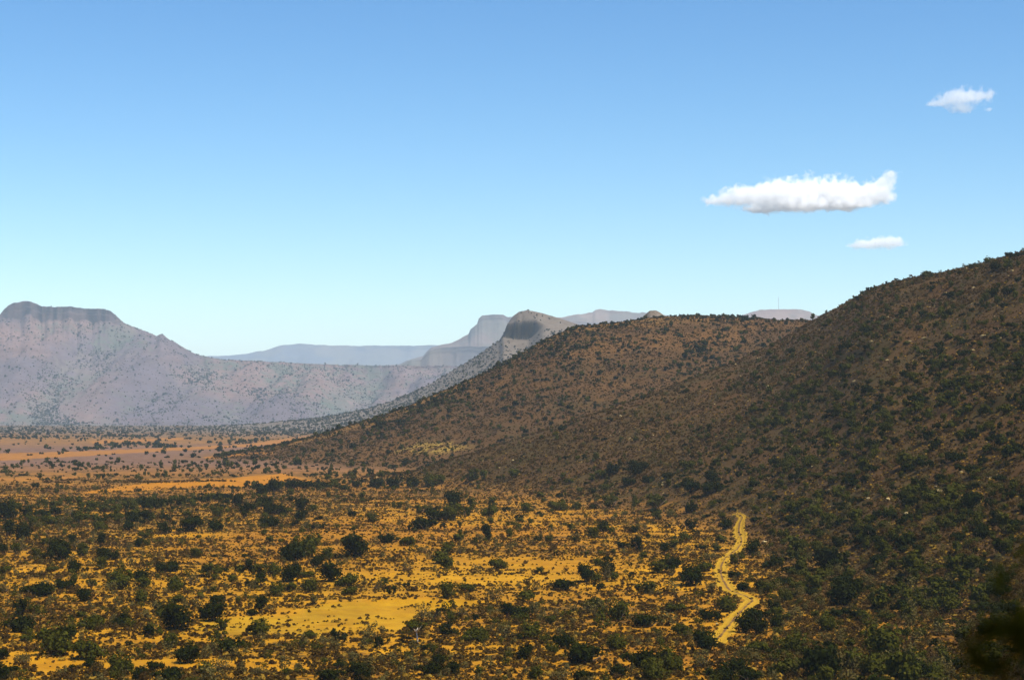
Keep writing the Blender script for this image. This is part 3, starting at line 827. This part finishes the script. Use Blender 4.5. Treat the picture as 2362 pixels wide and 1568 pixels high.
small_tree('umbrella_tree', 590.3 + 1215 / 2.978, 1041.3 + 1165 / 2.978, 34, 16, 24, 'slim leaning tree with small dark crown on the edge of the clay pan', False, 1)
small_tree('pale_trunk_tree', 590.3 + 1112 / 2.978, 1041.3 + 1308 / 2.978, 40, -4, 50, 'thin tree with bleached pale trunk right below the clay pan', True, 2, 'ragged')
small_tree('topknot_tree', 590.3 + 565 / 2.978, 1041.3 + 1540 / 2.978, 32, 0, 26, 'small dark tree with topknot crown poking above bottom edge shrubs', False, 3)
small_tree('shade_tree', 1310 / 2.978, 1041.3 + 545 / 2.978, 20, 2, 46, 'dark flat-crowned tree with open stems in the back bush belt', False, 4)

# ------------------------------------------------------------------ boulders
def boulder(u, v, wpx, label, flat=.55, seed=0):
    x, Y, z = ground_hit(u, v)
    s = wpx / F * Y
    r = np.random.default_rng(seed)
    bm = bmesh.new()
    bmesh.ops.create_icosphere(bm, subdivisions=3, radius=.5)
    nrm = r.normal(size=(12, 3))
    nrm /= np.linalg.norm(nrm, axis=1)[:, None]
    for vv in bm.verts:
        p = np.array(vv.co)
        for q in nrm:                                   # broken faces
            dd = p @ q
            if dd > .36:
                p = p - q * (dd - .36) * .85
        vv.co = Vector(p)
    me = bm_mesh('boulder', bm, M['boulder'], False)
    o = link('boulder', me, None, (x, Y, z + s * flat * .22))
    o.scale = (s, s * .8, s * flat)
    o.rotation_euler = (r.uniform(-.2, .2), r.uniform(-.2, .2), r.uniform(0, 6.28))
    tag(o, label, 'boulder', 'pale boulders on the slopes')
BL = [(1770.9 + 815 / 2.978, 1041.3 + 335 / 2.978, 14, 'biggest pale yellow boulder on the dark brushy slope', .75), (1770.9 + 940 / 2.978, 1041.3 + 432 / 2.978, 15, 'pale boulder in front of a dark shrub, lower right neighbour of biggest boulder', .7),
      (1770.9 + 70 / 2.978, 1041.3 + 400 / 2.978, 13, 'pale boulder right of the upper end of the track', .5), (1770.9 + 820 / 2.978, 1041.3 + 490 / 2.978, 11, 'small flat pale boulder below the biggest boulder', .45),
      (1180.6 + 1730 / 2.978, 1041.3 + 622 / 2.978, 15, 'grey boulder beside shrubs right of the track bend', .5), (1770.9 + 990 / 2.978, 1041.3 + 498 / 2.978, 9, 'small pale stone right of the flat boulder on brushy slope', .5),
      (1771 + 1990 / 4, 531.3 + 975 / 4, 20, 'long pale slab on the rock ledge near the right edge', .3), (1771 + 950 / 4, 531.3 + 1025 / 4, 11, 'pale slab at the left end of the rock ledge', .45), (1771 + 1790 / 4, 531.3 + 1003 / 4, 10, 'pale stone on rock ledge left of the long slab', .6),
      (1771 + 1440 / 4, 531.3 + 994 / 4, 15, 'flat pale slab midway along the rock ledge', .3), (1771 + 1310 / 4, 531.3 + 1024 / 4, 10, 'small pale slab below the middle of the rock ledge', .4), (1771 + 1890 / 4, 531.3 + 1110 / 4, 12, 'pale stone below the rock ledge on the right hill', .5),
      (1771 + 2140 / 4, 531.3 + 1000 / 4, 14, 'pale stones slab at the right end of the rock ledge', .5), (1180.6 + 1400 / 2.978, 1041.3 + 1180 / 2.978, 9, 'small pale stone left of the lower track', .5)]
for i, (u, v, wpx, lab, fl) in enumerate(BL):
    boulder(u, v, wpx, lab, fl, i + 5)

# ------------------------------------------------------------------ radio mast on the far low mesa
mu = 1796
my = 9000 - 80
mx = (mu - CX) / F * my
mz = float(z_of(721.5, my))
mh = 42 / F * my
mast = bpy.data.objects.new('radio_mast', None)
col.objects.link(mast)
mast.location = (mx, my, mz)
tag(mast, 'thin guyed radio mast standing on the far low mesa', 'mast')
bm = bmesh.new()
for k in range(3):
    a = k * 2.0944
    tube(bm, [(.75 * math.cos(a), .75 * math.sin(a), -3), (.45 * math.cos(a), .45 * math.sin(a), mh * .9)], [.5, .4], 5)
for q in range(22):
    z0, z1 = q / 22 * mh * .9, (q + 1) / 22 * mh * .9
    for k in range(3):
        a, b = k * 2.0944, (k + 1) * 2.0944
        rr = .75 - .3 * q / 22
        tube(bm, [(rr * math.cos(a), rr * math.sin(a), z0), (rr * math.cos(b), rr * math.sin(b), z1)], [.1, .1], 4)
link('lattice', bm_mesh('lattice', bm, M['steel'], False), mast)
bm = bmesh.new()
tube(bm, [(0, 0, mh * .88), (0, 0, mh)], [.2, .08], 5)
link('antenna', bm_mesh('antenna', bm, M['steel'], False), mast)
for k in range(3):
    a = k * 2.0944 + .5
    bm = bmesh.new()
    tube(bm, [(0, 0, mh * .8), (22 * math.cos(a), 22 * math.sin(a), -3)], [.03, .03], 4)
    link('guy_wire', bm_mesh('guy_wire', bm, M['steel'], False), mast)

# ------------------------------------------------------------------ uncountable cover: scattered by point clouds with plants set on them
def proto_collection(name, meshes):
    c = bpy.data.collections.new(name)
    for i, me in enumerate(meshes):
        o = bpy.data.objects.new('%s_%02d' % (name, i), me)
        c.objects.link(o)
    return c
def scatter(name, P, size, coll, nproto, label, cat, tilt=.08, squash=(.75, 1.1)):
    n = len(P)
    me = bpy.data.meshes.new(name)
    me.vertices.add(n)
    me.vertices.foreach_set('co', np.asarray(P, np.float32).ravel())
    rot = np.stack([rng.normal(0, tilt, n), rng.normal(0, tilt, n), rng.uniform(0, 6.283, n)], 1).astype(np.float32)
    sca = np.stack([size * rng.uniform(.85, 1.2, n), size * rng.uniform(.85, 1.2, n), size * rng.uniform(*squash, n)], 1).astype(np.float32)
    me.attributes.new('turn', 'FLOAT_VECTOR', 'POINT').data.foreach_set('vector', rot.ravel())
    me.attributes.new('grow', 'FLOAT_VECTOR', 'POINT').data.foreach_set('vector', sca.ravel())
    me.attributes.new('pick', 'INT', 'POINT').data.foreach_set('value', rng.integers(0, nproto, n).astype(np.int32))
    o = link(name, me)
    ng = bpy.data.node_groups.new(name, 'GeometryNodeTree')
    ng.interface.new_socket('Geometry', in_out='INPUT', socket_type='NodeSocketGeometry')
    ng.interface.new_socket('Geometry', in_out='OUTPUT', socket_type='NodeSocketGeometry')
    N, L = ng.nodes, ng.links
    gi, go = N.new('NodeGroupInput'), N.new('NodeGroupOutput')
    ip = N.new('GeometryNodeInstanceOnPoints')
    ci = N.new('GeometryNodeCollectionInfo')
    ci.inputs['Collection'].default_value = coll
    ci.inputs['Separate Children'].default_value = True
    ci.inputs['Reset Children'].default_value = True
    ip.inputs['Pick Instance'].default_value = True
    def attr(nm, tp):
        a = N.new('GeometryNodeInputNamedAttribute')
        a.data_type = tp
        a.inputs['Name'].default_value = nm
        return a.outputs['Attribute']
    L.new(gi.outputs[0], ip.inputs['Points'])
    L.new(ci.outputs[0], ip.inputs['Instance'])
    L.new(attr('pick', 'INT'), ip.inputs['Instance Index'])
    L.new(attr('turn', 'FLOAT_VECTOR'), ip.inputs['Rotation'])
    L.new(attr('grow', 'FLOAT_VECTOR'), ip.inputs['Scale'])
    L.new(ip.outputs[0], go.inputs[0])
    md = o.modifiers.new('scatter', 'NODES')
    md.node_group = ng
    return tag(o, label, cat, kind='stuff')
def tuft_mesh(name, seed, mat, n=16):
    r = np.random.default_rng(seed)
    d = r.normal(size=(n, 3))
    d /= np.linalg.norm(d, axis=1)[:, None]
    d[:, 2] = np.abs(d[:, 2])
    C = d * np.array([.36, .36, .34]) * r.uniform(.6, 1.05, n)[:, None] + np.array([0, 0, .12])
    P, Q = quads_mesh(name, C, d + .6 * r.normal(size=(n, 3)), r.uniform(.22, .42, n), mat, 1.5)
    P[:, 2] = np.maximum(P[:, 2], -.03)
    return mesh_from(name, P, Q, mat)
tufts = proto_collection('tuft', [tuft_mesh('tuft', 300 + i, [M['leaf_scrub'], M['leaf_scrub2'], M['leaf_straw'], M['leaf_scrub']][i % 4]) for i in range(8)])
hilltufts = proto_collection('hill_tuft', [tuft_mesh('hill_tuft', 340 + i, M['leaf_scrub2'] if i % 3 == 0 else M['leaf_scrub']) for i in range(8)])
midshrubs = proto_collection('mid_shrub', [crown_mesh('mid_crown', KINDS[i % 4], 400 + i, 170, M['leaf_dark'] if i % 2 else M['leaf_olive'], .12, core=True) for i in range(9)])
greyshrubs = proto_collection('brown_shrub', [crown_mesh('brown_crown', KINDS[(i + 1) % 4], 500 + i, 150, [M['leaf_scrub'], M['leaf_grey'], M['leaf_scrub2'], M['leaf_olive']][i % 4], .11, core=False) for i in range(8)])
lowshrubs = proto_collection('low_shrub', [crown_mesh('low_crown', KINDS[i % 2], 600 + i, 50, M['leaf_dark'] if i % 3 else M['leaf_olive'], .26, core=True) for i in range(6)])

def sample(n, y0, y1, tmax=.30, power=1.0):
    """points spread evenly over the view wedge between two distances"""
    q = rng.uniform(0, 1, n)
    Y = np.sqrt(y0 * y0 + q * (y1 * y1 - y0 * y0)) if power == 1.0 else y0 * (y1 / y0) ** q
    x = rng.uniform(-tmax, tmax, n) * Y
    return x, Y
def off_track(x, Y, r):
    ok = np.ones(len(x), bool)
    near = np.nonzero((np.abs(x - trk[:, 0].mean()) < 40) & (Y < trk[:, 1].max() + 10))[0]
    for ch in np.array_split(near, max(1, len(near) // 4000)):
        d = np.min(np.hypot(x[ch][:, None] - trk[None, ::4, 0], Y[ch][:, None] - trk[None, ::4, 1]), axis=1)
        ok[ch] = (d > r) | ((d < .28) & (r < 2) & (rng.uniform(0, 1, len(ch)) < .6))
    return ok
# low karoo scrub on the near flat
x, Y = sample(330000, 195, 800, .29, 2)
z, d = height(x, Y, True)
so, cv = soil_fields(x, Y, z, d)
keep = (rng.uniform(0, 1, len(x)) < np.clip((cv - .16) * 1.75 * sstep(fbm(x / 2.4, Y / 2.0, 221, 2), -.55, .35), 0, 1)) & off_track(x, Y, 1.45)
x, Y, z = x[keep], Y[keep], z[keep]
scatter('low_scrub', np.stack([x, Y, z], 1), np.clip(rng.lognormal(-.72, .38, len(x)), .2, 1.15) , tufts, 8, 'low brown and grey scrub dotted all over the ochre flat', 'scrub')
# brown and grey bushlets between the shrubs
x, Y = sample(26000, 195, 900, .29, 2)
z, d = height(x, Y, True)
so, cv = soil_fields(x, Y, z, d)
keep = (rng.uniform(0, 1, len(x)) < np.clip((cv - .25) * .9, 0, 1)) & off_track(x, Y, 2.4)
x, Y, z = x[keep], Y[keep], z[keep]
scatter('brown_bushes', np.stack([x, Y, z], 1), np.clip(rng.lognormal(.05, .35, len(x)), .5, 2.2), greyshrubs, 8, 'small brown and grey bushes scattered between the big shrubs', 'bushes')
# further shrubs of the flat and of the right hill
x, Y = sample(30000, 195, 1150, .29, 1)
z, d = height(x, Y, True)
u, v = project(x, Y, z)
onA = d['a'] > np.maximum(d['plain'], d['b'])
onB = d['b'] > np.maximum(d['plain'], d['a'])
clump = sstep(fbm(x / 30, Y / 30, 231, 3), -.1, .35)
belt = np.exp(-((v - (1118 - .012 * (u - 900))) / 9.0) ** 2) * sstep(u, 450, 620) * (1 - sstep(u, 1750, 1900)) + .8 * np.exp(-((v - (1172 - .03 * u)) / 9.0) ** 2) * (1 - sstep(u, 480, 640))
belt = belt + .7 * np.exp(-((v - (1200 - .02 * u)) / 8.0) ** 2) * (1 - sstep(u, 330, 460)) + .8 * np.exp(-((u - 1880 - (1080 - v) * 1.5) / 260) ** 2 - ((v - 1075) / 45) ** 2)
dens = np.where(Y < 850, .026 + .12 * clump * sstep(Y, 300, 650), .05 + .2 * clump) + .95 * belt
dens = np.where(onA, .24 + (.50 + .60 * clump) * (1 - sstep(d['sa'], .55, .85)) * sstep(u, 1500, 1800) + .12 * clump, dens)
dens = dens + .30 * sstep(u, 1720, 1900) * (Y < 520)
dens = np.where(onB, .16 + .15 * clump + .3 * sstep(-fbm(x / 38, Y / 130, 15, 3), .1, .42), dens)
gul = np.exp(-((d['a'] - d['b']) / 4.0) ** 2) * (np.maximum(d['a'], d['b']) > d['plain'] + 2)
dens = dens + .7 * gul
dens = np.where(inside(u, v, PAN), .0, dens)
for poly in ORANGE:
    dens = np.where(inside(u, v, poly), .004, dens)
dens = np.where(onA, dens * (1 - .7 * sstep(d['sa'], .9, .97)) * (.35 + 1.0 * sstep(fbm(x / 24, Y / 60, 237, 3), -.25, .3)), dens)
keep = (rng.uniform(0, 1, len(x)) < dens) & off_track(x, Y, 3.2)
x, Y, z = x[keep], Y[keep], z[keep]
sz = np.clip(rng.lognormal(.28, .42, len(x)), .5, 3.4) * (1 + .25 * sstep(CX + F * x / Y, 1700, 1950) * (Y < 700))
ex = np.array([[p['x'], p['Y'], p['z']] for p in extra_small]).reshape(-1, 3)
exs = np.array([p['size'] for p in extra_small])
scatter('shrub_cover', np.vstack([np.stack([x, Y, z], 1), ex]), np.concatenate([sz, exs]), midshrubs, 9, 'dark shrubs massed in belts on the flat and over the right hill', 'shrubs')
# knee-high scrub over the brown hills
x, Y = sample(170000, 640, 1330, .29, 1)
z, d = height(x, Y, True)
hill = np.maximum(d['a'], d['b']) > d['plain'] + .3
keep = hill & (rng.uniform(0, 1, len(x)) < .35 + .5 * sstep(fbm(x / 14, Y / 14, 271, 3), -.3, .3))
scatter('hill_scrub', np.stack([x, Y, z], 1)[keep], np.clip(rng.lognormal(-.12, .35, keep.sum()), .4, 1.7), hilltufts, 8, 'knee-high brown scrub covering the brown hills', 'scrub')
def stone_mesh(seed):
    r = np.random.default_rng(seed)
    bm = bmesh.new()
    bmesh.ops.create_icosphere(bm, subdivisions=1, radius=.5)
    for v in bm.verts:
        v.co *= r.uniform(.7, 1.1)
        v.co.z *= .6
    return bm_mesh('stone', bm, M['boulder'], False)
stones = proto_collection('stone', [stone_mesh(700 + i) for i in range(5)])
x, Y = sample(40000, 260, 1000, .29, 1)
z, d = height(x, Y, True)
keep = (d['a'] > d['plain'] + 2) & (d['a'] > d['b']) & (rng.uniform(0, 1, len(x)) < .012 + .22 * sstep(fbm(x / 16, Y / 9, 281, 3), .22, .45))
scatter('scree', np.stack([x, Y, z], 1)[keep], np.clip(rng.lognormal(-.55, .5, keep.sum()), .2, 1.9), stones, 5, 'loose stones scattered over the right hill', 'stones', .4)
# shrubs of the middle hill, the butte hill and the valley between
x, Y = sample(60000, 850, 1420, .29, 1)
z, d = height(x, Y, True)
u, v = project(x, Y, z)
onB = (d['b'] > d['plain'] + .5) & (d['b'] > d['a'])
cl = fbm(x / 45, Y / 45, 241, 3)
gl = fbm(x / 38, Y / 130, 15, 3)
dens = np.where(onB, .13 + .16 * sstep(cl, -.1, .35) + .34 * sstep(-gl, .1, .42), 0)
dens = dens * np.where(Y < 1150, .45, 1) 
keep = rng.uniform(0, 1, len(x)) < dens
scatter('hill_shrubs', np.stack([x, Y, z], 1)[keep], np.clip(rng.lognormal(.34, .42, keep.sum()), .6, 3.6), lowshrubs, 6, 'small dark shrubs peppering the brown middle hill', 'shrubs')
x, Y = sample(100000, 1000, 3900, .29, 1)
z, d = height(x, Y, True)
u, v = project(x, Y, z)
onC = (d['c'] > d['plain'] + .4) & (d['c'] > d['b'])
flat = (d['plain'] >= np.maximum(d['c'], np.maximum(d['a'], d['b'])) - .4)
cl = fbm(x / 60, Y / 90, 251, 3)
line = np.exp(-((v - (1046 - .045 * u + 8 * np.sin(u / 60))) / 4) ** 2) + np.exp(-((v - 1093 + .05 * (u - 200)) / 6) ** 2) * sstep(u, 120, 260) * (1 - sstep(u, 640, 720))
dens = np.where(onC, (.42 + .4 * sstep(cl, -.1, .3)) * (.22 + .78 * sstep(u, 500, 950)), 0) + np.where(flat, .010 + .05 * sstep(cl, .05, .4) + .35 * line, 0)
dens = np.where(onC & (d['sc'] > .82) & (u > 1150), .10, dens)
dens = np.where(onC & (Y < 1800), .05, dens)
for poly in ORANGE:
    dens = np.where(inside(u, v, poly), dens * .05, dens)
keep = rng.uniform(0, 1, len(x)) < dens
scatter('valley_shrubs', np.stack([x, Y, z], 1)[keep], np.clip(rng.lognormal(.85, .35, keep.sum()), 1.0, 5), lowshrubs, 6, 'tiny dark shrubs on the grey butte hill and the far valley floor', 'shrubs')
# shrubs on the far mesa
DX, DY, DZ, DS, DU = Dgrid
nr, nc = DX.shape
n = 110000
ii, jj = rng.integers(0, nr - 16, n), rng.integers(0, nc - 1, n)
fa, fb = rng.uniform(0, 1, n), rng.uniform(0, 1, n)
def bil(G):
    return (G[ii, jj] * (1 - fa) + G[ii + 1, jj] * fa) * (1 - fb) + (G[ii, jj + 1] * (1 - fa) + G[ii + 1, jj + 1] * fa) * fb
x, Y, z, s = bil(DX), bil(DY), bil(DZ), bil(DS)
streak = fbm((x + .45 * Y) / 120, Y / 420, 261, 3)
gg = fbm(x / 180, Y / 800, 132, 4)
dens = .10 + .55 * sstep(streak - .6 * gg, .0, .4) * (1 - .6 * (DU[ii, jj] > 620)) + .45 * (s < .10) * sstep(fbm(x / 70, Y / 50, 263, 2), 0, .3)
dens = np.where(s > .79, .04, dens)
keep = (rng.uniform(0, 1, n) < dens)
scatter('mesa_shrubs', np.stack([x, Y, z], 1)[keep], np.clip(rng.lognormal(1.05, .45, keep.sum()), 1.2, 8), lowshrubs, 6, 'speckle of dark shrubs over the pinkish mesa slopes', 'shrubs')

# ------------------------------------------------------------------ the dark shrub close to the lens at the right
def near_shrub():
    root = bpy.data.objects.new('leafy_shrub', None)
    col.objects.link(root)
    x0, y0 = 1.0, 2.7
    z0 = float(height(np.array([x0]), np.array([y0]))[0])
    root.location = (x0, y0, z0 - .03)
    root.scale = (1, 1, 1.0)
    tag(root, 'blurred black-green shrub close to the lens at the right edge', 'shrub')
    n = 26000
    L = np.array([(-.06, 0, 2.28, .30, .34), (.0, .05, 1.9, .36, .4), (.16, .1, 2.48, .32, .30), (.05, -.1, 1.3, .42, .45), (-.10, .02, 2.05, .28, .3), (.34, .0, 2.2, .34, .5), (.1, 0, .7, .45, .5), (-.16, -.05, 1.7, .26, .3)])
    vol = L[:, 3] ** 2 * L[:, 4]
    idx = rng.choice(len(L), n, p=vol / vol.sum())
    A = L[idx]
    d = rng.normal(size=(n, 3))
    d /= np.linalg.norm(d, axis=1)[:, None]
    C = A[:, :3] + d * np.stack([A[:, 3], A[:, 3], A[:, 4]], 1) * (rng.uniform(.2, 1.05, n) ** .5)[:, None]
    C[:, 2] = np.abs(C[:, 2])
    P, Q = quads_mesh('near_leaves', C, d + rng.normal(size=(n, 3)), rng.uniform(.02, .042, n), None, 1.9)
    link('foliage', mesh_from('near_leaves', P, Q, M['leaf_dark']), root)
    bm = bmesh.new()
    for k in range(7):
        a = k * .9
        e = (.22 * math.cos(a) + .04, .22 * math.sin(a), 1.9 + .4 * random.random())
        tube(bm, [(.02 * math.cos(a), .02 * math.sin(a), -.1), (e[0] * .5, e[1] * .5, e[2] * .5), e], [.022, .015, .006], 6)
    link('stems', bm_mesh('near_stems', bm, M['bark']), root)
near_shrub()

# ------------------------------------------------------------------ clouds: real cumulus far out, one common base height
def cloud_material(name, dens, blobs, scale):
    """density: soft puffs torn by noise; blobs are (centre, radii) in the cloud's own metres"""
    m, ns, ls = new_mat(name)
    tc_ = ns.new('ShaderNodeTexCoord').outputs['Object']
    tot = None
    for c, r in blobs:
        a = ns.new('ShaderNodeVectorMath')
        a.operation = 'SUBTRACT'
        ls.new(tc_, a.inputs[0])
        a.inputs[1].default_value = c
        b = ns.new('ShaderNodeVectorMath')
        b.operation = 'DIVIDE'
        ls.new(a.outputs[0], b.inputs[0])
        b.inputs[1].default_value = r
        q = ns.new('ShaderNodeVectorMath')
        q.operation = 'DOT_PRODUCT'
        ls.new(b.outputs[0], q.inputs[0])
        ls.new(b.outputs[0], q.inputs[1])
        e = mathn(ns, ls, 'POWER', .30, q.outputs['Value'])
        tot = e if tot is None else mathn(ns, ls, 'ADD', tot, e)
    n1 = noise(ns, ls, tc_, scale, 7, .62)
    f = mathn(ns, ls, 'ADD', tot, mathn(ns, ls, 'MULTIPLY', mathn(ns, ls, 'SUBTRACT', n1, .5), 3.4))
    dd = maprange(ns, ls, f, .36, .95, 0, dens)
    p = ns.new('ShaderNodeVolumePrincipled')
    p.inputs['Color'].default_value = (1, 1, 1, 1)
    p.inputs['Anisotropy'].default_value = 0.0
    ls.new(dd, p.inputs['Density'])
    o = ns.new('ShaderNodeOutputMaterial')
    ls.new(p.outputs[0], o.inputs['Volume'])
    return m
def cloud(name, dist, blobs, label, dens, seed, voxel=14, puff=14):
    """blobs: (u, v, half width, half height) in picture units at the cloud's own distance"""
    k = dist / F
    u0 = np.mean([b[0] for b in blobs])
    v0 = np.mean([b[1] for b in blobs])
    loc = Vector(((u0 - CX) * k, dist, float(z_of(v0, dist))))
    r = random.Random(seed)
    bm = bmesh.new()
    for (u, v, a, b) in blobs:
        for q in range(puff):
            th, rr = r.uniform(0, 6.283), math.sqrt(r.uniform(0, 1))
            cu, cv = u + a * rr * math.cos(th) * .85, v + b * rr * math.sin(th) * .75
            s = min(a, b) * r.uniform(.7, .95)
            ret = bmesh.ops.create_icosphere(bm, subdivisions=2, radius=1)
            dy = r.uniform(-1, 1) * a * .7
            for vv in ret['verts']:
                vv.co = Vector((((cu - u0) + vv.co.x * s * 1.25) * k, (dy + vv.co.y * s * 1.25) * k, (-(cv - v0) + vv.co.z * s) * k))
    me = bpy.data.meshes.new(name)
    bm.to_mesh(me)
    bm.free()
    kb = [(((u - u0) * k, 0.0, -(v - v0) * k), (a * k * .95, a * k * .8, b * k * .95)) for u, v, a, b in blobs]
    me.materials.append(cloud_material(name, dens, kb, 1 / (17 * k)))
    o = link(name, me, None, loc)
    md = o.modifiers.new('merge', 'REMESH')
    md.mode = 'VOXEL'
    md.voxel_size = voxel
    return tag(o, label, 'cloud', 'small fair-weather clouds')
cloud('cloud', 14700, [(1650, 461, 34, 12), (1700, 452, 44, 24), (1760, 455, 55, 28), (1800, 440, 50, 26), (1850, 448, 60, 36), (1920, 440, 55, 32), (1960, 452, 60, 28), (2010, 446, 45, 22), (2036, 428, 26, 22), (2052, 412, 18, 18), (2060, 402, 12, 12), (1900, 474, 120, 14), (2040, 452, 26, 16), (1760, 484, 50, 8)],
      'long white puffy cloud with raised right tail, largest in the sky', .022, 3, 14, 26)
cloud('cloud', 18000, [(1980, 565, 30, 8), (2004, 561, 32, 12), (2036, 559, 34, 14), (2066, 558, 28, 14)], 'small flat white cloud hanging above the right hill', .013, 5, 14, 22)
cloud('cloud', 9700, [(2160, 238, 28, 9), (2195, 228, 30, 18), (2222, 220, 32, 20), (2260, 222, 36, 18), (2290, 214, 14, 9), (2225, 250, 34, 12), (2286, 252, 14, 5)], 'wispy white cloud high at the upper right', .013, 8, 9, 22)
